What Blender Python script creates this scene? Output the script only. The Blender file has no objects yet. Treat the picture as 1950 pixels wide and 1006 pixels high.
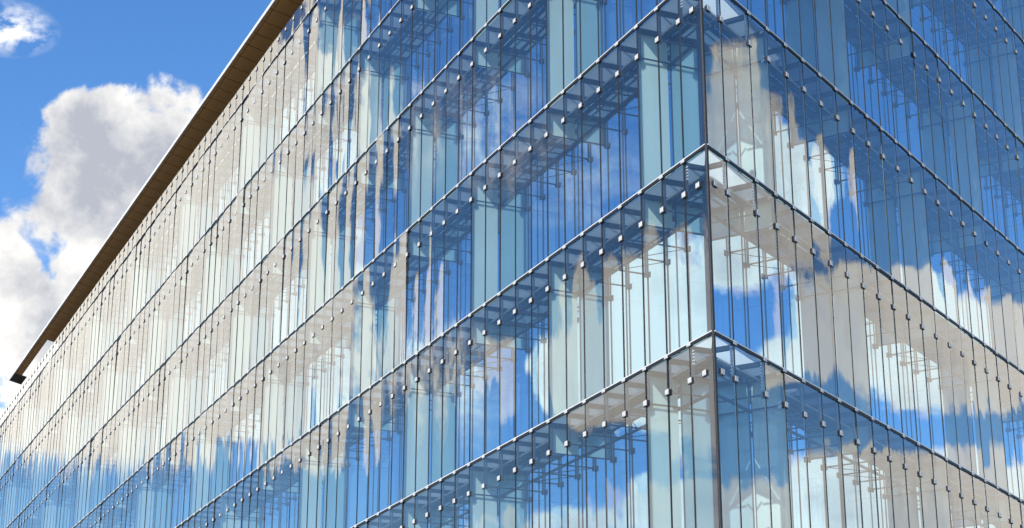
import bpy, math, random
from math import sin, cos, tan, radians, pi, sqrt, atan2
from mathutils import Matrix, Vector
random.seed(11)
sc = bpy.context.scene

# ------------------------------------------------------------------ camera
EYE = 1.6
cam_d = bpy.data.cameras.new('camera')
cam = bpy.data.objects.new('camera', cam_d)
sc.collection.objects.link(cam)
cam.location = (0, 0, EYE)
cam.rotation_euler = (radians(90 + 19.458), 0, 0)
cam_d.sensor_width = 36.0
cam_d.lens = 36.0 * 3544.6 / 1950.0
cam_d.clip_end = 5000
sc.camera = cam

# ------------------------------------------------------------------ light
SUN_AZ, SUN_EL = -151.0, 40.0          # heading clockwise from +Y, elevation
sc.view_settings.view_transform = 'Standard'
sc.view_settings.look = 'None'
sc.view_settings.gamma = 1
sc.view_settings.use_curve_mapping = False
sc.view_settings.exposure = 0.45
sc.render.engine = 'CYCLES'
sc.cycles.max_bounces = 10
sc.cycles.glossy_bounces = 6
sc.cycles.transmission_bounces = 6
sc.cycles.transparent_max_bounces = 24
sc.cycles.diffuse_bounces = 3
sc.cycles.caustics_reflective = False
sc.cycles.caustics_refractive = False

sun_d = bpy.data.lights.new('sun', 'SUN')
sun_d.energy = 3.6
sun_d.angle = radians(0.5)
sun_d.color = (1.0, 0.95, 0.86)
sun = bpy.data.objects.new('sun', sun_d)
sc.collection.objects.link(sun)
_a, _e = radians(SUN_AZ), radians(SUN_EL)
sdir = Vector((sin(_a) * cos(_e), cos(_a) * cos(_e), sin(_e)))
sun.rotation_euler = (-sdir).to_track_quat('-Z', 'Y').to_euler()

world = bpy.data.worlds.new('World')
sc.world = world
world.use_nodes = True
wt = world.node_tree
wt.nodes.clear()

def nd(t, typ, **kw):
    n = t.nodes.new(typ)
    for k, v in kw.items():
        setattr(n, k, v)
    return n

def mth(t, op, a, b=None, c=None, clamp=False):
    n = t.nodes.new('ShaderNodeMath')
    n.operation = op
    n.use_clamp = clamp
    for i, v in enumerate((a, b, c)):
        if v is None:
            continue
        if isinstance(v, (int, float)):
            n.inputs[i].default_value = v
        else:
            t.links.new(v, n.inputs[i])
    return n.outputs[0]

SKY_STRENGTH = 0.15
sky = nd(wt, 'ShaderNodeTexSky', sky_type='NISHITA', sun_disc=False)
sky.sun_elevation = _e
sky.sun_rotation = _a
sky.altitude = 0
sky.air_density = 1.0
sky.dust_density = 0.12
sky.ozone_density = 2.5
hsv = nd(wt, 'ShaderNodeHueSaturation')
hsv.inputs['Hue'].default_value = 0.506
hsv.inputs['Saturation'].default_value = 1.27
hsv.inputs['Value'].default_value = 1.0
wt.links.new(sky.outputs[0], hsv.inputs['Color'])

tc = nd(wt, 'ShaderNodeTexCoord')
DIR = tc.outputs['Generated']
sep = nd(wt, 'ShaderNodeSeparateXYZ')
wt.links.new(DIR, sep.inputs[0])
az = mth(wt, 'MULTIPLY', mth(wt, 'ARCTAN2', sep.outputs[0], sep.outputs[1]), 180 / pi)
el = mth(wt, 'MULTIPLY', mth(wt, 'ARCSINE', sep.outputs[2]), 180 / pi)
azel = nd(wt, 'ShaderNodeCombineXYZ')
wt.links.new(az, azel.inputs[0]); wt.links.new(el, azel.inputs[1])
# cumulus heaps: heading, elevation, half width, half height (degrees)
HEAPS = [
    # seen directly, left of the roof
    (-13.7, 22.3, 2.1, 1.8, .12), (-14.3, 22.9, 1.4, 1.2, .1), (-13.0, 20.2, 2.2, 2.2, .1), (-11.3, 21.9, 2.2, 1.9, .2), (-10.2, 20.6, 2.4, 2.2, .15),
    (-16.2, 18.1, 1.6, 1.5, 0), (-14.6, 16.6, 2.6, 1.9, 0), (-17.2, 16.3, 2.6, 2.2, 0), 
    # big bank mirrored in the long facade
    (-35.0, 19.0, 6.5, 5.6, .35), (-38.2, 19.6, 4.0, 6.2, .3), (-33.0, 16.0, 5.5, 2.7, .2), (-38.5, 16.4, 5.5, 3.2, .3), (-40.2, 24.6, 2.8, 4.0, .12),
    (-42.3, 15.3, 2.4, 1.6, 0), (-43.0, 23.6, 1.5, 2.6, -.08), (-31.0, 20.0, 4.0, 5.0, .05), (-36.0, 24.0, 4.5, 3.5, .1),
    # heaps mirrored beside the corner, long facade
    (-53.2, 17.6, 2.8, 2.4, .3), (-55.0, 16.4, 2.6, 3.6, .25), (-51.4, 15.6, 2.4, 1.5, 0), (-49.2, 16.2, .8, 1.2, -.06), (-54.0, 12.0, 3.2, 1.1, .05), (-49.5, 11.5, 2.6, .9, -.04),
    # heaps mirrored in the short facade
    (58.0, 21.6, 2.1, 2.7, .28), (59.7, 22.6, 2.0, 2.8, .3), (58.2, 19.6, 1.8, 1.2, 0),
    (54.6, 17.2, 2.9, 1.6, .2), (52.0, 16.0, 2.6, 1.7, .15), (57.0, 16.4, 1.5, 1.1, .05), (49.6, 15.7, 2.2, 1.9, .15),
    (57.0, 11.6, 2.8, 1.5, .08), (53.2, 11.9, 3.0, 1.6, .08), (49.6, 11.4, 2.6, 1.5, .03), (60.0, 11.0, 2.0, 1.6, 0),
]
F = None
for (a0, e0, ra, re, bias) in HEAPS:
    s_ = nd(wt, 'ShaderNodeVectorMath', operation='SUBTRACT')
    wt.links.new(azel.outputs[0], s_.inputs[0]); s_.inputs[1].default_value = (a0, e0, 0)
    m_ = nd(wt, 'ShaderNodeVectorMath', operation='MULTIPLY')
    wt.links.new(s_.outputs[0], m_.inputs[0]); m_.inputs[1].default_value = (1 / ra, 1 / re, 0)
    l_ = nd(wt, 'ShaderNodeVectorMath', operation='LENGTH')
    wt.links.new(m_.outputs[0], l_.inputs[0])
    b_ = mth(wt, 'SUBTRACT', 1.0 + bias, l_.outputs['Value'])
    F = b_ if F is None else mth(wt, 'SMOOTH_MAX', F, b_, 0.12)

def noise(t, vec, scale, detail, rough, w=None):
    n = nd(t, 'ShaderNodeTexNoise')
    n.inputs['Scale'].default_value = scale
    n.inputs['Detail'].default_value = detail
    n.inputs['Roughness'].default_value = rough
    if vec is not None:
        t.links.new(vec, n.inputs['Vector'])
    return n
nf = noise(wt, DIR, 22, 9, 0.56)
nf.inputs['Distortion'].default_value = 0.25
# the rest of the sky goes on with the same scattered cumulus
nb = noise(wt, DIR, 4.2, 2, 0.5)
# flat cloud base of the big bank
basep = mth(wt, 'MULTIPLY', mth(wt, 'SUBTRACT', mth(wt, 'MULTIPLY_ADD', noise(wt, DIR, 11, 3, 0.5).outputs[0], 2.6, 12.2), el, clamp=False), 0.20)
basep = mth(wt, 'MAXIMUM', basep, 0.0)
bmask = mth(wt, 'MULTIPLY', mth(wt, 'LESS_THAN', az, -25), mth(wt, 'GREATER_THAN', az, -45.5))
F = mth(wt, 'SUBTRACT', F, mth(wt, 'MULTIPLY', basep, bmask))
far = mth(wt, 'MULTIPLY_ADD', nb.outputs[0], 5.0, -2.85)
inview = mth(wt, 'LESS_THAN', mth(wt, 'ABSOLUTE', az), 66)
low = mth(wt, 'LESS_THAN', el, 30)
gate = mth(wt, 'MULTIPLY', inview, low)
farg = mth(wt, 'MULTIPLY_ADD', gate, -2.0, far)
F = mth(wt, 'MAXIMUM', F, farg)
F = mth(wt, 'MAXIMUM', F, -0.55)
dens = mth(wt, 'MULTIPLY_ADD', mth(wt, 'SUBTRACT', nf.outputs[0], 0.5), 2.3, F)
mr = nd(wt, 'ShaderNodeMapRange', interpolation_type='SMOOTHERSTEP')
mr.inputs['From Min'].default_value = -0.02
mr.inputs['From Max'].default_value = 0.26
wt.links.new(dens, mr.inputs['Value'])
WISPS = [(-16.7, 25.7, 1.7, 0.9, .9), (-15.6, 19.4, .9, 1.4, .45),
         (-47.0, 23.5, 3.0, 2.5, .35), (-50.5, 22.0, 2.5, 2.0, .3), (-46.5, 15.5, 1.5, 2.5, .45)]
wm = nd(wt, 'ShaderNodeMapping'); wm.inputs['Rotation'].default_value = (0, 0, 0.5); wm.inputs['Scale'].default_value = (1.0, 1.0, 1.8)
wt.links.new(DIR, wm.inputs[0])
wn = noise(wt, wm.outputs[0], 34, 10, 0.62); wn.inputs['Distortion'].default_value = 0.2
W_ = None
for (a0, e0, ra, re, am) in WISPS:
    s_ = nd(wt, 'ShaderNodeVectorMath', operation='SUBTRACT')
    wt.links.new(azel.outputs[0], s_.inputs[0]); s_.inputs[1].default_value = (a0, e0, 0)
    m_ = nd(wt, 'ShaderNodeVectorMath', operation='MULTIPLY')
    wt.links.new(s_.outputs[0], m_.inputs[0]); m_.inputs[1].default_value = (1 / ra, 1 / re, 0)
    l_ = nd(wt, 'ShaderNodeVectorMath', operation='LENGTH')
    wt.links.new(m_.outputs[0], l_.inputs[0])
    b_ = mth(wt, 'MULTIPLY', mth(wt, 'SUBTRACT', 1.0, l_.outputs['Value'], clamp=True), am)
    W_ = b_ if W_ is None else mth(wt, 'MAXIMUM', W_, b_)
wd_ = mth(wt, 'MULTIPLY', W_, mth(wt, 'MULTIPLY', mth(wt, 'SUBTRACT', wn.outputs[0], 0.40, clamp=True), 9.0), clamp=True)
cover = mth(wt, 'MAXIMUM', mr.outputs[0], wd_)
# shade of the cloud: bright crowns, greyer bellies
n2 = noise(wt, DIR, 9, 6, 0.55)
n3 = noise(wt, DIR, 26, 7, 0.6)
sh = mth(wt, 'MULTIPLY_ADD', n2.outputs[0], 1.5, mth(wt, 'MULTIPLY', dens, -0.16))
sh = mth(wt, 'ADD', sh, mth(wt, 'MULTIPLY_ADD', n3.outputs[0], 1.5, -0.60))
SHADES = [(-12.2, 21.8, 9.0, 5.0, .92), (-14.2, 17.0, 3.4, 2.4, .6), (-36.5, 19.0, 13.0, 12.0, -.5)]
for (a0, e0, ra, re, am) in SHADES:
    s_ = nd(wt, 'ShaderNodeVectorMath', operation='SUBTRACT')
    wt.links.new(azel.outputs[0], s_.inputs[0]); s_.inputs[1].default_value = (a0, e0, 0)
    m_ = nd(wt, 'ShaderNodeVectorMath', operation='MULTIPLY')
    wt.links.new(s_.outputs[0], m_.inputs[0]); m_.inputs[1].default_value = (1 / ra, 1 / re, 0)
    l_ = nd(wt, 'ShaderNodeVectorMath', operation='LENGTH')
    wt.links.new(m_.outputs[0], l_.inputs[0])
    sh = mth(wt, 'MULTIPLY_ADD', mth(wt, 'SUBTRACT', 1.0, l_.outputs['Value'], clamp=True), -am, sh)
cr = nd(wt, 'ShaderNodeValToRGB')
cr.color_ramp.elements[0].position = 0.0
cr.color_ramp.elements[0].color = (0.33, 0.35, 0.40, 1)
cr.color_ramp.elements[1].position = 0.85
cr.color_ramp.elements[1].color = (1.0, 0.96, 0.875, 1)
wt.links.new(sh, cr.inputs[0])
cs = nd(wt, 'ShaderNodeVectorMath', operation='SCALE')
wt.links.new(cr.outputs[0], cs.inputs[0]); cs.inputs['Scale'].default_value = 1.13 / SKY_STRENGTH
mx = nd(wt, 'ShaderNodeMix', data_type='RGBA')
wt.links.new(cover, mx.inputs[0])
wt.links.new(hsv.outputs[0], mx.inputs[6]); wt.links.new(cs.outputs[0], mx.inputs[7])
bg = nd(wt, 'ShaderNodeBackground')
bg.inputs['Strength'].default_value = SKY_STRENGTH
wt.links.new(mx.outputs[2], bg.inputs['Color'])
wo = nd(wt, 'ShaderNodeOutputWorld')
wt.links.new(bg.outputs[0], wo.inputs['Surface'])

# ------------------------------------------------------------------ materials
def new_mat(name):
    m = bpy.data.materials.new(name)
    m.use_nodes = True
    m.node_tree.nodes.clear()
    return m, m.node_tree

def principled(name, col, rough=0.5, metal=0.0, grain=0.0, gscale=20.0, stretch=(1, 1, 1), bump=0.0, coat=0.0):
    m, t = new_mat(name)
    o = nd(t, 'ShaderNodeOutputMaterial'); p = nd(t, 'ShaderNodeBsdfPrincipled')
    t.links.new(p.outputs[0], o.inputs[0])
    p.inputs['Roughness'].default_value = rough
    p.inputs['Metallic'].default_value = metal
    p.inputs['Coat Weight'].default_value = coat
    g = nd(t, 'ShaderNodeNewGeometry'); mp = nd(t, 'ShaderNodeMapping')
    mp.inputs['Scale'].default_value = stretch
    t.links.new(g.outputs['Position'], mp.inputs[0])
    n = noise(t, mp.outputs[0], gscale, 5, 0.6)
    ramp = nd(t, 'ShaderNodeMapRange')
    ramp.inputs['To Min'].default_value = 1 - grain
    ramp.inputs['To Max'].default_value = 1 + grain
    t.links.new(n.outputs[0], ramp.inputs[0])
    sc_ = nd(t, 'ShaderNodeVectorMath', operation='SCALE')
    sc_.inputs[0].default_value = col[:3]
    t.links.new(ramp.outputs[0], sc_.inputs['Scale'])
    t.links.new(sc_.outputs[0], p.inputs['Base Color'])
    if bump:
        b = nd(t, 'ShaderNodeBump'); b.inputs['Strength'].default_value = bump
        b.inputs['Distance'].default_value = 0.01
        t.links.new(n.outputs[0], b.inputs['Height']); t.links.new(b.outputs[0], p.inputs['Normal'])
    return m

def pane_glass(name, r0, power, tint, refl):
    m, t = new_mat(name)
    o = nd(t, 'ShaderNodeOutputMaterial')
    tr = nd(t, 'ShaderNodeBsdfTransparent'); tr.inputs[0].default_value = (*tint, 1)
    gl = nd(t, 'ShaderNodeBsdfGlossy'); gl.inputs['Color'].default_value = (*refl, 1)
    gl.inputs['Roughness'].default_value = 0.0
    lw = nd(t, 'ShaderNodeLayerWeight'); lw.inputs['Blend'].default_value = 0.5
    pw = mth(t, 'POWER', lw.outputs['Facing'], power)
    fac = mth(t, 'MULTIPLY_ADD', pw, 1 - r0, r0, clamp=True)
    # slow waves of heat-strengthened glass, drawn out vertically
    g = nd(t, 'ShaderNodeNewGeometry'); mp = nd(t, 'ShaderNodeMapping')
    mp.inputs['Scale'].default_value = (1.0, 1.0, 0.28)
    t.links.new(g.outputs['Position'], mp.inputs[0])
    n = noise(t, mp.outputs[0], 1.7, 1.5, 0.4)
    b = nd(t, 'ShaderNodeBump'); b.inputs['Strength'].default_value = 1.0
    b.inputs['Distance'].default_value = 0.0009
    t.links.new(n.outputs[0], b.inputs['Height']); t.links.new(b.outputs[0], gl.inputs['Normal'])
    mxs = nd(t, 'ShaderNodeMixShader')
    # thin dust and rain runs, and a little difference from pane to pane
    mp2 = nd(t, 'ShaderNodeMapping'); mp2.inputs['Scale'].default_value = (9.0, 9.0, 0.7)
    t.links.new(g.outputs['Position'], mp2.inputs[0])
    nz = noise(t, mp2.outputs[0], 1.0, 5, 0.65)
    oi = nd(t, 'ShaderNodeObjectInfo')
    du = nd(t, 'ShaderNodeMapRange'); du.inputs['From Min'].default_value = 0.42; du.inputs['From Max'].default_value = 0.85
    du.inputs['To Min'].default_value = 0.004; du.inputs['To Max'].default_value = 0.035
    t.links.new(nz.outputs[0], du.inputs[0])
    dust = mth(t, 'MULTIPLY_ADD', oi.outputs['Random'], 0.006, du.outputs[0])
    df = nd(t, 'ShaderNodeBsdfDiffuse'); df.inputs[0].default_value = (0.42, 0.43, 0.42, 1)
    md = nd(t, 'ShaderNodeMixShader')
    t.links.new(dust, md.inputs[0]); t.links.new(tr.outputs[0], md.inputs[1]); t.links.new(df.outputs[0], md.inputs[2])
    t.links.new(fac, mxs.inputs[0]); t.links.new(md.outputs[0], mxs.inputs[1]); t.links.new(gl.outputs[0], mxs.inputs[2])
    t.links.new(mxs.outputs[0], o.inputs[0])
    return m

def frosted(name, col, clear, gloss=0.08, mottling=0.12, trans=0.4):
    """etched green glass: scatters light both ways, a little of it clear"""
    m, t = new_mat(name)
    o = nd(t, 'ShaderNodeOutputMaterial')
    g = nd(t, 'ShaderNodeNewGeometry'); mp = nd(t, 'ShaderNodeMapping')
    mp.inputs['Scale'].default_value = (1.2, 1.2, 0.35)
    t.links.new(g.outputs['Position'], mp.inputs[0])
    n = noise(t, mp.outputs[0], 1.5, 4, 0.5)
    r = nd(t, 'ShaderNodeMapRange'); r.inputs['To Min'].default_value = 1 - mottling; r.inputs['To Max'].default_value = 1 + mottling
    t.links.new(n.outputs[0], r.inputs[0])
    sv = nd(t, 'ShaderNodeVectorMath', operation='SCALE'); sv.inputs[0].default_value = col
    t.links.new(r.outputs[0], sv.inputs['Scale'])
    df = nd(t, 'ShaderNodeBsdfDiffuse'); tl = nd(t, 'ShaderNodeBsdfTranslucent'); tr = nd(t, 'ShaderNodeBsdfTransparent')
    tr.inputs[0].default_value = (0.8, 0.95, 0.92, 1)
    gl = nd(t, 'ShaderNodeBsdfGlossy'); gl.inputs['Roughness'].default_value = 0.05
    t.links.new(sv.outputs[0], df.inputs[0]); t.links.new(sv.outputs[0], tl.inputs[0])
    m1 = nd(t, 'ShaderNodeMixShader'); m1.inputs[0].default_value = trans
    t.links.new(df.outputs[0], m1.inputs[1]); t.links.new(tl.outputs[0], m1.inputs[2])
    m2 = nd(t, 'ShaderNodeMixShader'); m2.inputs[0].default_value = clear
    t.links.new(m1.outputs[0], m2.inputs[1]); t.links.new(tr.outputs[0], m2.inputs[2])
    m3 = nd(t, 'ShaderNodeMixShader'); m3.inputs[0].default_value = gloss
    t.links.new(m2.outputs[0], m3.inputs[1]); t.links.new(gl.outputs[0], m3.inputs[2])
    t.links.new(m3.outputs[0], o.inputs[0])
    return m

M = {}
M['outer'] = pane_glass('clear_outer_glass', 0.03, 3.3, (0.87, 0.95, 0.985), (1.0, 0.99, 0.975))

def inner_glass():
    m, t = new_mat('blue_coated_inner_glass')
    o = nd(t, 'ShaderNodeOutputMaterial')
    p = nd(t, 'ShaderNodeBsdfPrincipled')
    g = nd(t, 'ShaderNodeNewGeometry')
    n = noise(t, g.outputs['Position'], 0.8, 3, 0.5)
    cr_ = nd(t, 'ShaderNodeValToRGB')
    cr_.color_ramp.elements[0].color = (0.004, 0.010, 0.030, 1)
    cr_.color_ramp.elements[1].color = (0.010, 0.022, 0.05, 1)
    t.links.new(n.outputs[0], cr_.inputs[0]); t.links.new(cr_.outputs[0], p.inputs['Base Color'])
    p.inputs['Roughness'].default_value = 0.6
    gl = nd(t, 'ShaderNodeBsdfGlossy'); gl.inputs['Color'].default_value = (0.62, 0.85, 1.0, 1)
    gl.inputs['Roughness'].default_value = 0.0
    mp = nd(t, 'ShaderNodeMapping'); mp.inputs['Scale'].default_value = (1, 1, 0.3)
    t.links.new(g.outputs['Position'], mp.inputs[0])
    n2_ = noise(t, mp.outputs[0], 1.1, 1, 0.4)
    b = nd(t, 'ShaderNodeBump'); b.inputs['Strength'].default_value = 1; b.inputs['Distance'].default_value = 0.0015
    t.links.new(n2_.outputs[0], b.inputs['Height']); t.links.new(b.outputs[0], gl.inputs['Normal'])
    mxs = nd(t, 'ShaderNodeMixShader')
    lw = nd(t, 'ShaderNodeLayerWeight'); lw.inputs['Blend'].default_value = 0.5
    pw = mth(t, 'POWER', lw.outputs['Facing'], 2.0)
    fac = mth(t, 'MULTIPLY_ADD', pw, 0.30, 0.66, clamp=True)
    t.links.new(fac, mxs.inputs[0])
    t.links.new(p.outputs[0], mxs.inputs[1]); t.links.new(gl.outputs[0], mxs.inputs[2])
    t.links.new(mxs.outputs[0], o.inputs[0])
    return m
M['inner'] = inner_glass()
M['fin'] = frosted('etched_green_glass', (0.78, 0.93, 0.88), 0.14, trans=0.35)
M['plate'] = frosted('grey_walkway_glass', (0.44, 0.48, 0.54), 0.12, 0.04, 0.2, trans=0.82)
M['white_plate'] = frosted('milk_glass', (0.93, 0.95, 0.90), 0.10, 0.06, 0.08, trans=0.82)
M['seal'] = principled('black_silicone', (0.010, 0.011, 0.014), 0.6, grain=0.3, gscale=8)
M['edge'] = principled('polished_pane_edge', (0.26, 0.35, 0.37), 0.3, grain=0.25, gscale=3)
M['alu'] = principled('brushed_aluminium', (0.80, 0.79, 0.78), 0.42, 0.0, grain=0.12, gscale=30)
M['clip'] = principled('satin_steel', (0.66, 0.645, 0.635), 0.4, 0.0, grain=0.14, gscale=9)
M['clip_shade'] = principled('clip_shade_steel', (0.03, 0.03, 0.035), 0.6, 0.0, grain=0.2, gscale=40)
M['steel'] = principled('grey_blue_painted_steel', (0.022, 0.032, 0.060), 0.45, 0.0, grain=0.2, gscale=12)
M['strut'] = principled('slate_rod_steel', (0.03, 0.04, 0.06), 0.35, 0.2, grain=0.2, gscale=12)
M['lightbar'] = principled('pale_handrail_steel', (0.62, 0.63, 0.63), 0.4, 0.1, grain=0.15, gscale=10)
M['mullion'] = principled('dark_window_frame', (0.02, 0.03, 0.055), 0.4, 0.2, grain=0.15, gscale=10)
M['core'] = principled('dark_interior', (0.02, 0.03, 0.045), 0.9, grain=0.3, gscale=1)
M['soffit'] = principled('bronze_soffit_sheet', (0.46, 0.215, 0.042), 0.5, 0.15, grain=0.22, gscale=2.2, bump=0.05)
M['soffit_back'] = principled('dark_bronze_carrier', (0.03, 0.016, 0.008), 0.7, grain=0.2, gscale=3)
M['fascia'] = principled('white_fascia_sheet', (0.80, 0.80, 0.79), 0.4, grain=0.05, gscale=3)
M['roof'] = principled('grey_roof_membrane', (0.3, 0.3, 0.3), 0.8, grain=0.2, gscale=2)
M['ground'] = principled('granite_paving', (0.13, 0.13, 0.12), 0.8, grain=0.25, gscale=1.5, bump=0.2)
M['twig'] = principled('twig_bark', (0.16, 0.08, 0.04), 0.8, grain=0.3, gscale=20)
M['leaf'] = principled('autumn_leaf', (0.30, 0.13, 0.06), 0.6, grain=0.4, gscale=9)

# ------------------------------------------------------------------ mesh helpers
def make_mesh(name, verts, faces, mats, fmat=None, smooth=False):
    me = bpy.data.meshes.new(name)
    me.from_pydata(verts, [], faces)
    for m in mats:
        me.materials.append(m)
    if fmat:
        me.polygons.foreach_set('material_index', fmat)
    if smooth:
        me.polygons.foreach_set('use_smooth', [True] * len(faces))
    me.update()
    return me

class MB:
    def __init__(self):
        self.v, self.f, self.m = [], [], []
    def box(self, x0, x1, y0, y1, z0, z1, mi=0, skip=()):
        b = len(self.v)
        self.v += [(x0, y0, z0), (x1, y0, z0), (x1, y1, z0), (x0, y1, z0), (x0, y0, z1), (x1, y0, z1), (x1, y1, z1), (x0, y1, z1)]
        for k, q in enumerate(((0, 3, 2, 1), (4, 5, 6, 7), (0, 1, 5, 4), (1, 2, 6, 5), (2, 3, 7, 6), (3, 0, 4, 7))):
            if k in skip: continue
            self.f.append(tuple(b + i for i in q)); self.m.append(mi)
        return self
    def prism(self, poly, z0, z1, mi=0):
        b = len(self.v); n = len(poly)
        self.v += [(x, y, z0) for x, y in poly] + [(x, y, z1) for x, y in poly]
        self.f.append(tuple(b + i for i in range(n))[::-1]); self.m.append(mi)
        self.f.append(tuple(b + n + i for i in range(n))); self.m.append(mi)
        for i in range(n):
            j = (i + 1) % n
            self.f.append((b + i, b + j, b + n + j, b + n + i)); self.m.append(mi)
        return self
    def rod(self, p, q, r, n=6, mi=0):
        p, q = Vector(p), Vector(q); d = (q - p).normalized()
        a = Vector((0, 0, 1)) if abs(d.z) < .9 else Vector((1, 0, 0))
        u = d.cross(a).normalized(); w = d.cross(u)
        b = len(self.v)
        for c in (p, q):
            for i in range(n):
                t = 2 * pi * i / n
                self.v.append(tuple(c + u * (r * cos(t)) + w * (r * sin(t))))
        for i in range(n):
            j = (i + 1) % n
            self.f.append((b + i, b + j, b + n + j, b + n + i)); self.m.append(mi)
        self.f.append(tuple(b + i for i in range(n))[::-1]); self.m.append(mi)
        self.f.append(tuple(b + n + i for i in range(n))); self.m.append(mi)
        return self
    def mesh(self, name, mats, smooth=False):
        return make_mesh(name, self.v, self.f, mats, self.m, smooth)

def link(name, me, parent=None):
    o = bpy.data.objects.new(name, me)
    sc.collection.objects.link(o)
    if parent is not None:
        o.parent = parent
    return o

# ------------------------------------------------------------------ the building's geometry in plan
HL, HR = radians(-24.056), radians(32.880)
CX, CY = 3.876, 34.224
ST = 3.9                                   # storey height
ZA = EYE + 14.608                          # the rail seen at the middle of the corner
TOPZ = ZA + 16.43
PW = 0.931                                 # pane width
CAV = 0.82                                 # depth of the cavity between both skins
HALF = radians((32.880 + 24.056) / 2)
TH = tan(HALF)
dL = Vector((sin(HL), cos(HL), 0)); nL = Vector((cos(HL), -sin(HL), 0))
dR = Vector((sin(HR), cos(HR), 0)); nR = Vector((-cos(HR), sin(HR), 0))
BASE = Vector((CX, CY, 0))
ROT = {'L': atan2(-dL.y, -dL.x), 'R': atan2(dR.y, dR.x)}
def local(w, s, off, z):
    if w == 'L':
        v = dL * s + nL * off
    else:
        v = dR * s + nR * off
    return Vector((v.x, v.y, z))
SG = {'L': -1.0, 'R': 1.0}                 # local x of a wall runs along +s (R) or -s (L)
MAXS = {'L': 112.0, 'R': 40.0}
joints = {'L': [PW * k for k in range(0, 121)], 'R': [0.0, 0.88] + [2.24 + PW * k for k in range(0, 41)]}
RAILS = [ZA + ST * k for k in range(-4, 5)]

bld = bpy.data.objects.new('glass_office_building', None)
sc.collection.objects.link(bld)
bld.location = BASE
bld['label'] = 'blue glass office building with two pane facades meeting at a sharp corner'
bld['category'] = 'building'

PITCH = radians(19.458); FPX = 3544.6
def project(w, s, off, z):
    P = BASE + local(w, s, off, z) - Vector((0, 0, EYE))
    zc = P.y * cos(PITCH) + P.z * sin(PITCH); yc = -P.y * sin(PITCH) + P.z * cos(PITCH)
    return 975 + FPX * P.x / zc, 503 - FPX * yc / zc, zc

class Batch:
    """collects one kind of part; the 300 that show largest become objects, the rest one mesh"""
    def __init__(self, name, limit=300):
        self.name, self.limit, self.items = name, limit, []
    def add(self, me, w, s, off, z, tilt=(0, 0)):
        self.items.append((me, w, s, off, z, tilt))
    def build(self, parent=None):
        parent = parent or bld
        def key(it):
            x, y, zc = project(it[1], it[2], it[3], it[4])
            out = 0 if (-60 < x < 2010 and -260 < y < 1100) else 1
            return (out, zc)
        self.items.sort(key=key)
        near, rest = self.items[:self.limit], self.items[self.limit:]
        objs = []
        for me, w, s, off, z, tilt in near:
            o = link(self.name, me, parent)
            o.location = local(w, s, off, z)
            o.rotation_euler = (tilt[0], 0, ROT[w] + tilt[1])
            objs.append(o)
        if rest:
            v, f, mi, mats, sm = [], [], [], [], False
            for me, w, s, off, z, tilt in rest:
                mat = Matrix.Translation(local(w, s, off, z)) @ Matrix.Rotation(ROT[w] + tilt[1], 4, 'Z') @ Matrix.Rotation(tilt[0], 4, 'X')
                b = len(v)
                v += [tuple(mat @ q.co) for q in me.vertices]
                idx = []
                for m_ in me.materials:
                    if m_ not in mats: mats.append(m_)
                    idx.append(mats.index(m_))
                for p_ in me.polygons:
                    f.append(tuple(b + i for i in p_.vertices)); mi.append(idx[p_.material_index]); sm = p_.use_smooth
            o = link(self.name, make_mesh(self.name + '_mesh', v, f, mats, mi, sm), parent)
            o['kind'] = 'stuff'
        return objs

# ------------------------------------------------------------------ ground and solid core
g = link('ground', MB().box(-900, 900, -900, 900, -0.5, 0.0).mesh('ground', [M['ground']]))
g['kind'] = 'structure'

def quad_plan(off, sl, sr):
    c = off / TH
    a = dL * sl + nL * off; b = dL * c + nL * off; d = dR * sr + nR * off
    e = a + d - b
    return [(p.x, p.y) for p in (a, e, d, b)]
def quad_between(s0, s1, o0, o1):
    P = [dL * s0 + nL * o0, dL * s0 + nL * o1, dL * s1 + nL * o1, dL * s1 + nL * o0]
    return [(p.x, p.y) for p in P]
core = MB()
core.prism(quad_plan(CAV + 0.12, 75.5, 40.0), 0.02, ZA + 16.30)
core.prism(quad_plan(1.25, 75.4, 39.8), ZA + 16.25, ZA + 17.55)
core.prism(quad_between(75.5, 112.0, CAV + 0.12, 34.0), 0.02, ZA + 14.6)
link('building_core', core.mesh('building_core', [M['core']]), bld)

# ------------------------------------------------------------------ outer skin
GAP = 0.010
def pane_mesh(w, h, bow, twist, knee):
    nx, nz = 6, 4
    v, f = [], []
    for j in range(nz + 1):
        z = h * j / nz
        for i in range(nx + 1):
            x = -w / 2 + w * i / nx
            u = 2 * x / w; t = 2 * z / h - 1
            y = bow * (1 - u * u) + twist * u * t + knee * sin(pi * z / h) * u
            v.append((x, y, z))
    for j in range(nz):
        for i in range(nx):
            a = j * (nx + 1) + i
            f.append((a, a + 1, a + nx + 2, a + nx + 1))
    return make_mesh('glass_pane', v, f, [M['outer']], None, True)
variants = {}
def get_pane(w, h, k, amp=1.0):
    key = (round(w, 3), round(h, 3), k, amp)
    if key not in variants:
        r = random.Random(int(key[0] * 1000) * 31 + int(key[1] * 1000) * 7 + k * 101)
        variants[key] = pane_mesh(w, h, amp * r.uniform(-0.0016, 0.0022), amp * r.uniform(-0.002, 0.002), amp * r.uniform(-0.0012, 0.0012))
    return variants[key]

panes = Batch('glass_pane'); seals = Batch('joint_seal'); rclips = Batch('rail_clip'); lclips = Batch('pane_clip')
hang = Batch('hanger_bar'); rods = Batch('strut_rod'); brackets = Batch('walkway_bracket'); plates = Batch('walkway_plate')
fins = Batch('glass_fin'); windows = Batch('window_pane'); braces = Batch('brace_rod'); posts = Batch('window_mullion')

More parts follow.
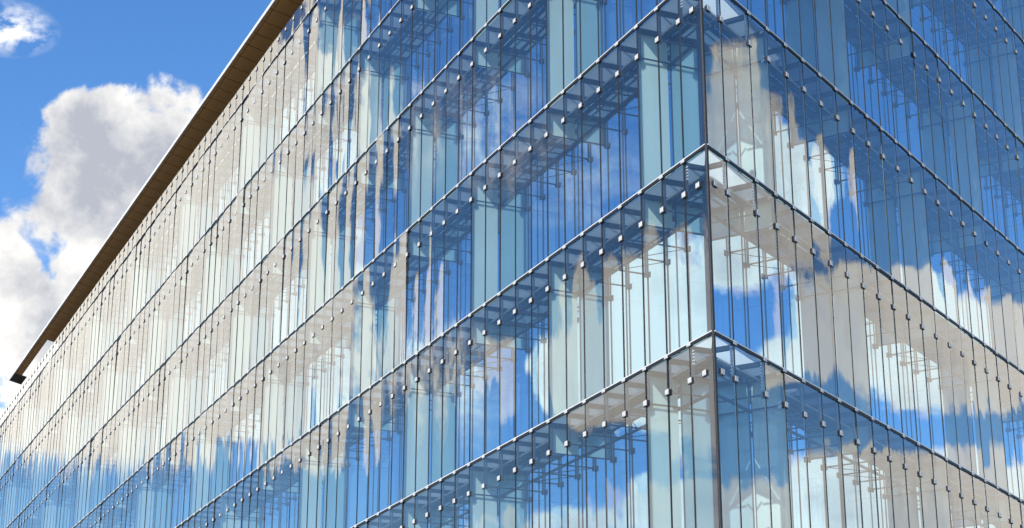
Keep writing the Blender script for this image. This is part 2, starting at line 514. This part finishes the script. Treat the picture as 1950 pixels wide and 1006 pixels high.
def seal_mesh(h):
    b = MB(); b.box(-0.018, 0.017, -0.0065, 0.018, 0, h, 0); b.box(-0.028, -0.0205, 0.003, 0.014, 0, h, 1)
    return b.mesh('joint_seal', [M['seal'], M['edge']])
seal_full = seal_mesh(ST - 0.07); seal_top = seal_mesh(0.80)

def clip_mesh(w, h):
    b = MB()
    b.box(-w/2 - 0.008, w/2 + 0.004, -0.030, 0.0, -h/2 - 0.012, h/2, 1)          # pad and clamp body; shade on sides and lower edge put into the colour
    c = 0.010; n = len(b.v)
    P = [(-w/2, -h/2), (w/2, -h/2), (w/2, h/2), (-w/2, h/2)]
    I = [(-w/2 + c, -h/2 + c), (w/2 - c, -h/2 + c), (w/2 - c, h/2 - c), (-w/2 + c, h/2 - c)]
    b.v += [(x, -0.0302, z) for x, z in P] + [(x, -0.037, z) for x, z in I]
    for i in range(4):
        j = (i + 1) % 4
        b.f.append((n + i, n + j, n + 4 + j, n + 4 + i)); b.m.append(0)
    b.f.append((n + 4, n + 5, n + 6, n + 7)); b.m.append(0)
    b.box(-w/2 + 0.01, w/2 - 0.01, 0.022, 0.036, -h/2 + 0.01, h/2 - 0.01, 1)     # the back plate behind the glass
    return b.mesh('clip', [M['clip'], M['clip_shade']])
rail_clip_me = clip_mesh(0.150, 0.085)
pane_clip_me = clip_mesh(0.145, 0.112)

hang_me = MB().box(-0.032, 0.032, 0.05, 0.075, -0.76, -0.05).box(-0.05, 0.05, 0.04, 0.085, -0.80, -0.70).mesh('hanger_bar', [M['steel']])
rod_cache = {}
def rod_me(L):
    k = round(L, 2)
    if k not in rod_cache:
        rod_cache[k] = MB().rod((0, 0.03, 0), (0, L, 0), 0.019, 6).mesh('strut_rod', [M['strut']])
    return rod_cache[k]
br_cache = {}
def bracket_me(L):
    k = round(L, 2)
    if k not in br_cache:
        br_cache[k] = MB().box(-0.055, 0.055, 0.03, L, -0.125, -0.03).mesh('walkway_bracket', [M['steel']])
    return br_cache[k]
brace_me = MB().rod((0, 0, 0), (PW * 0.94, 0, 0), 0.010, 5).mesh('brace_rod', [M['strut']])

WALK = 0.66                                 # walkway width from the outer skin
for w in ('L', 'R'):
    J = joints[w]; sg = SG[w]
    for k in range(-4, 5):
        z0 = ZA + ST * k
        h = ST if k < 4 else 0.83
        # storeys below the frame only near the corner
        smax = MAXS[w] if k >= -2 else (45 if w == 'L' else 30)
        for i in range(len(J) - 1):
            a, b = J[i], J[i + 1]
            if b > smax: break
            wd = b - a - GAP
            kind = random.randrange(17)
            amp = 2.0 if (w == 'L' and a > 9) else 1.0     # the long facade's panes are visibly wavier
            me = get_pane(wd, h - 0.02, kind, amp)
            panes.add(me, w, (a + b) / 2, 0.0, z0 + 0.01, (radians(random.gauss(0, 0.09 * amp)), radians(random.gauss(0, 0.18 * amp))))
        for i, s in enumerate(J):
            if s > smax: break
            if i > 0:
                seals.add(seal_full if k < 4 else seal_top, w, s, 0, z0 + 0.035)
                rclips.add(rail_clip_me, w, s, 0, z0)
            if k == 4:
                if i > 0: lclips.add(pane_clip_me, w, s, 0, z0 + 0.62)
            if k > -4 and i > 0:
                lclips.add(pane_clip_me, w, s, 0, z0 - 0.735)
                hang.add(hang_me, w, s, 0, z0)
                lim = s * TH
                rods.add(rod_me(min(CAV - 0.01, lim)), w, s, 0, z0 - 0.735)
            if i > 0:
                lim = s * TH
                brackets.add(bracket_me(min(WALK + 0.14, lim)), w, s, 0, z0)

# corner clips, one on each side of the edge
for k in range(-3, 5):
    z0 = ZA + ST * k
    lclips.add(pane_clip_me, 'L', 0.36, 0, z0 - 0.735); lclips.add(pane_clip_me, 'R', 0.30, 0, z0 - 0.735)

# walkway plates between the brackets
plate_cache = {}
def plate_me(w, a, b, o0, o1, mat, zt=0.0):
    """plate between joints a and b, cut by the mitre of the corner; local x from joint a"""
    sg = SG[w]
    pts = []
    A, B = a + 0.05, b - 0.05
    q = [(A, o0), (B, o0), (B, o1), (A, o1)]
    # clip with s >= off / TH + 0.03
    def ins(p): return p[0] - (p[1] / TH + 0.03)
    out = []
    for i in range(4):
        p, r = q[i], q[(i + 1) % 4]
        ip, ir = ins(p), ins(r)
        if ip >= 0: out.append(p)
        if (ip >= 0) != (ir >= 0):
            t = ip / (ip - ir); out.append((p[0] + (r[0] - p[0]) * t, p[1] + (r[1] - p[1]) * t))
    if len(out) < 3: return None
    poly = [((s - a) * sg, o) for s, o in out]
    if sg < 0: poly = poly[::-1]
    b = MB().prism(poly, -0.040, -0.022)
    if mat is M['white_plate']:
        del b.f[1]; del b.m[1]                # one scattering sheet over a rim
    return b.mesh('walkway_plate', [mat])
std = {}
for w in ('L', 'R'):
    J = joints[w]
    for k in range(-3, 5):
        z0 = ZA + ST * k
        smax = MAXS[w] if k >= -2 else (45 if w == 'L' else 30)
        for i in range(len(J) - 1):
            a, b = J[i], J[i + 1]
            if b > smax: break
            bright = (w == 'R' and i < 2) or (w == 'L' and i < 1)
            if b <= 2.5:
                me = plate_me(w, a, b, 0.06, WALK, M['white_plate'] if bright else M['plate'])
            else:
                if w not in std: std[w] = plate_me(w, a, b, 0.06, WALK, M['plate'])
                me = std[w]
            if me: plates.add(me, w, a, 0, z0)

# longitudinal members per storey and wall
for w in ('L', 'R'):
    sg = SG[w]
    for k in range(-4, 5):
        z0 = ZA + ST * k
        smax = MAXS[w] if k >= -2 else (45 if w == 'L' else 30)
        def run(name, mats, parts, s0=0.0, top=True):
            b = MB()
            for (o0, o1, za, zb, mi) in parts:
                xs = sorted((sg * max(s0, 0.0), sg * smax))
                b.box(xs[0], xs[1], o0, o1, za, zb, mi)
            o = link(name, b.mesh(name, mats), bld)
            o.location = local(w, 0, 0, z0); o.rotation_euler = (0, 0, ROT[w])
            return o
        r = run('floor_rail', [M['alu']], [(-0.032, 0.0, 0.012, 0.034, 0)], 0.02)
        run('rail_gasket', [M['seal']], [(-0.026, 0.004, -0.048, 0.0115, 0)], 0.02)
        if k > -4:
            run('walkway_edge_beam', [M['steel']], [(WALK + 0.01, WALK + 0.07, -0.13, -0.02, 0)], (WALK + 0.07) / TH + 0.05)
            run('walkway_light_strip', [M['lightbar']], [(WALK - 0.13, WALK - 0.10, -0.155, -0.118, 0)], (WALK) / TH + 0.05)
            run('window_transom', [M['mullion']], [(CAV - 0.035, CAV + 0.02, -0.765, -0.725, 0), (CAV - 0.035, CAV + 0.02, -0.06, 0.0, 0)], CAV / TH + 0.05)

# inner skin: coated windows and their mullions
win_me, WW = {}, PW * 2.5
def window_me(wd, h):
    k = (round(wd, 3), round(h, 3))
    if k not in win_me:
        win_me[k] = MB().box(-wd / 2, wd / 2, 0, 0.03, 0.0, h).mesh('window_pane', [M['inner']])
    return win_me[k]
mul_me = MB().box(-0.015, 0.015, -0.012, 0.03, 0, ST).mesh('window_mullion', [M['mullion']])
for w in ('L', 'R'):
    for k in range(-4, 5):
        z0 = ZA + ST * k
        smax = MAXS[w] - 2 if k >= -2 else (45 if w == 'L' else 30)
        edges = [CAV / TH + 0.012]
        s = (3 * PW) if w == 'L' else (2.24 + PW)
        while s < smax:
            edges.append(s); s += WW
        for a, b in zip(edges[:-1], edges[1:]):
            hh = ST if k < 4 else 0.8
            if k == 4 and w == 'L' and b > 75.5: continue
            jit = (0, radians(random.gauss(0, 0.05)))
            windows.add(window_me(b - a, hh), w, (a + b) / 2, CAV, z0, jit)
            if k < 4: posts.add(mul_me, w, b, CAV, z0)

# green etched-glass fins across the cavity: every tenth joint, offset by five from storey to storey
fin_me = MB().box(-0.010, 0.010, 0.035, CAV - 0.045, -0.730, ST - 0.05).mesh('glass_fin', [M['fin']])
for w in ('L', 'R'):
    for k in range(-4, 4):
        s = (3 * PW if w == 'L' else 2.24 + PW) + (0 if k % 2 == 0 else 5 * PW)
        while s < MAXS[w]:
            if not (k < -2 and s > 45):
                fins.add(fin_me, w, s + 0.07, 0, ZA + ST * k)
            s += 10 * PW

# wind braces lying between the strut rods, two bays in five
for w in ('L', 'R'):
    J = joints[w]
    for k in range(-2, 5):
        for i in range(3, len(J) - 1):
            if (i - 3) % 5 not in (1, 2): continue
            if J[i] > (60 if w == 'L' else 30): break
            ang = math.atan2(CAV - 0.12, PW)
            braces.add(MB().rod((0, 0.05, 0), (SG[w] * PW, CAV - 0.05, 0), 0.010, 5).mesh('brace_rod', [M['strut']]) if (w, 'b') not in std else std[(w, 'b')], w, J[i], 0, ZA + ST * k - 0.735)
            if (w, 'b') not in std: std[(w, 'b')] = braces.items[-1][0]

for b_ in (panes, seals, rclips, lclips, hang, rods, brackets, plates, fins, windows, posts, braces):
    b_.build()

# comb-like cable ladders on the two joints next to the corner
comb = MB()
for j in range(9):
    z = -0.10 - j * 0.066
    comb.box(-0.10, -0.035, 0.028, 0.045, z - 0.014, z + 0.014)
comb.box(-0.045, -0.034, 0.028, 0.045, -0.68, -0.07)
comb_me = comb.mesh('cable_comb', [M['lightbar']])
combl = MB()
for j in range(5):
    z = -0.14 - j * 0.066
    combl.box(0.035, 0.10, 0.028, 0.045, z - 0.014, z + 0.014)
combl_me = combl.mesh('cable_comb', [M['lightbar']])
for k in range(-3, 5):
    for w, s, me in (('R', 0.88, comb_me), ('R', 2.24, comb_me), ('L', PW, combl_me)):
        o = link('cable_comb', me, bld); o.location = local(w, s, 0, ZA + ST * k); o.rotation_euler = (0, 0, ROT[w])

# spotlight pair fixed beside the third joint on the short side
lamp_me = MB().rod((-0.09, 0.05, -0.06), (-0.09, 0.12, -0.10), 0.028, 8).rod((-0.09, 0.05, -0.76), (-0.09, 0.12, -0.80), 0.028, 8).rod((-0.09, 0.05, -0.67), (-0.09, 0.12, -0.71), 0.024, 8).mesh('spotlight', [M['fascia']])
for k in range(-3, 5):
    o = link('spotlight', lamp_me, bld); o.location = local('R', 3.17, 0, ZA + ST * k); o.rotation_euler = (0, 0, ROT['R'])

# corner profile: black edge seal and pale glass edge
def P2(w, s, o):
    v = local(w, s, o, 0); return (v.x, v.y)
def corner_bar(name, w, s0, s1, o0, o1, mat):
    b = MB(); xs = sorted((SG[w] * s0, SG[w] * s1))
    b.box(xs[0], xs[1], o0, o1, RAILS[0], TOPZ - 0.02)
    o = link(name, b.mesh(name, [mat]), bld); o.location = local(w, 0, 0, 0); o.rotation_euler = (0, 0, ROT[w])
corner_bar('corner_trim', 'L', 0.0, 0.040, -0.010, 0.020, M['alu'])
corner_bar('corner_seal', 'R', -0.008, 0.062, -0.014, 0.030, M['seal'])

# dark post where the two inner walls meet
ap = nL * (CAV - 0.03) + dL * (CAV - 0.03) / TH
bpz = MB().box(-0.045, 0.045, -0.045, 0.045, 0, TOPZ - 0.4)
o = link('corner_post', bpz.mesh('corner_post', [M['mullion']]), bld); o.location = (ap.x, ap.y, 0); o.rotation_euler = (0, 0, ROT['R'] - HALF)

# ------------------------------------------------------------------ roof edge along the long side
EO, ZE, SL = -0.35, 17.50, 0.24             # outer edge offset, its height above ZA, fall of the soffit towards the glass
def soff_z(off): return ZE - SL * (off - EO)
def soffit_panel(o0, o1, ln):
    za, zb = soff_z(o0) - ZE, soff_z(o1) - ZE
    x0, x1 = -ln + 0.022, -0.022
    v = [(x0, o0, za), (x1, o0, za), (x1, o1, zb), (x0, o1, zb), (x0, o0, za + 0.02), (x1, o0, za + 0.02), (x1, o1, zb + 0.02), (x0, o1, zb + 0.02)]
    f = [(0, 3, 2, 1), (4, 5, 6, 7), (0, 1, 5, 4), (1, 2, 6, 5), (2, 3, 7, 6), (3, 0, 4, 7)]
    return make_mesh('soffit_panel', v, f, [M['soffit']])
rb = MB()
rb.prism([P2('L', -0.9, -0.344), P2('L', 76.2, -0.344), P2('L', 76.2, 20), P2('R', 42.0, 0.5), P2('R', -0.9, 0.2)], ZA + ZE + 0.09, ZA + ZE + 0.135)
roof = link('roof_deck', rb.mesh('roof_deck', [M['roof']]), bld)
LN = 1.08
full = soffit_panel(-0.215, 1.2, LN); short = soffit_panel(-0.215, 0.10, LN); strip = soffit_panel(-0.345, -0.240, LN)
NOTCH, RENDS = 76.3, 86.32
s = 0.62 - LN
while s + LN < RENDS:
    for me in ((full if s + LN < NOTCH else short), strip):
        o = link('soffit_panel', me, roof); o.location = local('L', s, 0, ZA + ZE); o.rotation_euler = (0, 0, ROT['L'])
    s += LN
def roof_bit(name, s0, s1, o0, o1, lift, thick, mat):
    z0_, z1_ = (soff_z(o0) + lift, soff_z(o1) + lift)
    v = []
    for dz in (0, thick):
        for (s_, o_, z_) in ((s0, o0, z0_), (s1, o0, z0_), (s1, o1, z1_), (s0, o1, z1_)):
            q = local('L', s_, o_, ZA + z_ + dz); v.append(tuple(q))
    f = [(0, 3, 2, 1), (4, 5, 6, 7), (0, 1, 5, 4), (1, 2, 6, 5), (2, 3, 7, 6), (3, 0, 4, 7)]
    return link(name, make_mesh(name, v, f, [mat]), roof)
roof_bit('roof_carrier', -0.9, NOTCH, -0.345, 1.3, 0.024, 0.06, M['soffit_back'])
roof_bit('roof_carrier', NOTCH, RENDS, -0.345, 0.10, 0.024, 0.06, M['soffit_back'])
roof_bit('roof_end_plate', RENDS - 1.9, RENDS, -0.345, 0.40, -0.006, 0.026, M['soffit_back'])
fb = MB(); x = sorted((-(RENDS), 0.9))
fb.box(x[0], x[1], -0.385, -0.350, ZE - 0.004, ZE + 0.15)
o = link('roof_fascia', fb.mesh('roof_fascia', [M['fascia']]), roof); o.location = local('L', 0, 0, ZA); o.rotation_euler = (0, 0, ROT['L'])

# ------------------------------------------------------------------ bare shrub on the roof terrace
sh = bpy.data.objects.new('terrace_shrub', None); sc.collection.objects.link(sh)
sh.location = BASE + local('L', 79.5, 0.9, ZA + 14.6)
sh['label'] = 'reddish-brown shrub showing under the far left end of the bronze roof edge'
sh['category'] = 'shrub'
tb, lb = MB(), MB()
rr = random.Random(5)
for i in range(70):
    x = rr.uniform(-4.2, 4.2); y = rr.uniform(-0.3, 0.5)
    base = Vector((x, y, 0)); top = base + Vector((rr.uniform(-.5, .5), rr.uniform(-.25, .2), rr.uniform(1.6, 2.15)))
    tb.rod(base, top, 0.02, 4)
    for j in range(3):
        t = rr.uniform(.6, .95); q = base.lerp(top, t)
        e = q + Vector((rr.uniform(-.45, .45), rr.uniform(-.2, .2), rr.uniform(.05, .35)))
        tb.rod(q, e, 0.01, 4)
        for l in range(5):
            c = q.lerp(e, rr.random()) + Vector((rr.uniform(-.05, .05),) * 3)
            u = Vector((rr.uniform(-1, 1), rr.uniform(-1, 1), rr.uniform(-1, 1))).normalized() * 0.06
            v_ = u.cross(Vector((rr.uniform(-1, 1), rr.uniform(-1, 1), rr.uniform(-1, 1)))).normalized() * 0.035
            b = len(lb.v); lb.v += [tuple(c - u), tuple(c + v_), tuple(c + u), tuple(c - v_)]; lb.f.append((b, b + 1, b + 2, b + 3)); lb.m.append(0)
for nm, mb_, mt in (('twigs', tb, M['twig']), ('leaves', lb, M['leaf'])):
    o = link(nm, mb_.mesh(nm, [mt]), sh); o.rotation_euler = (0, 0, ROT['L']); o['kind'] = 'stuff'
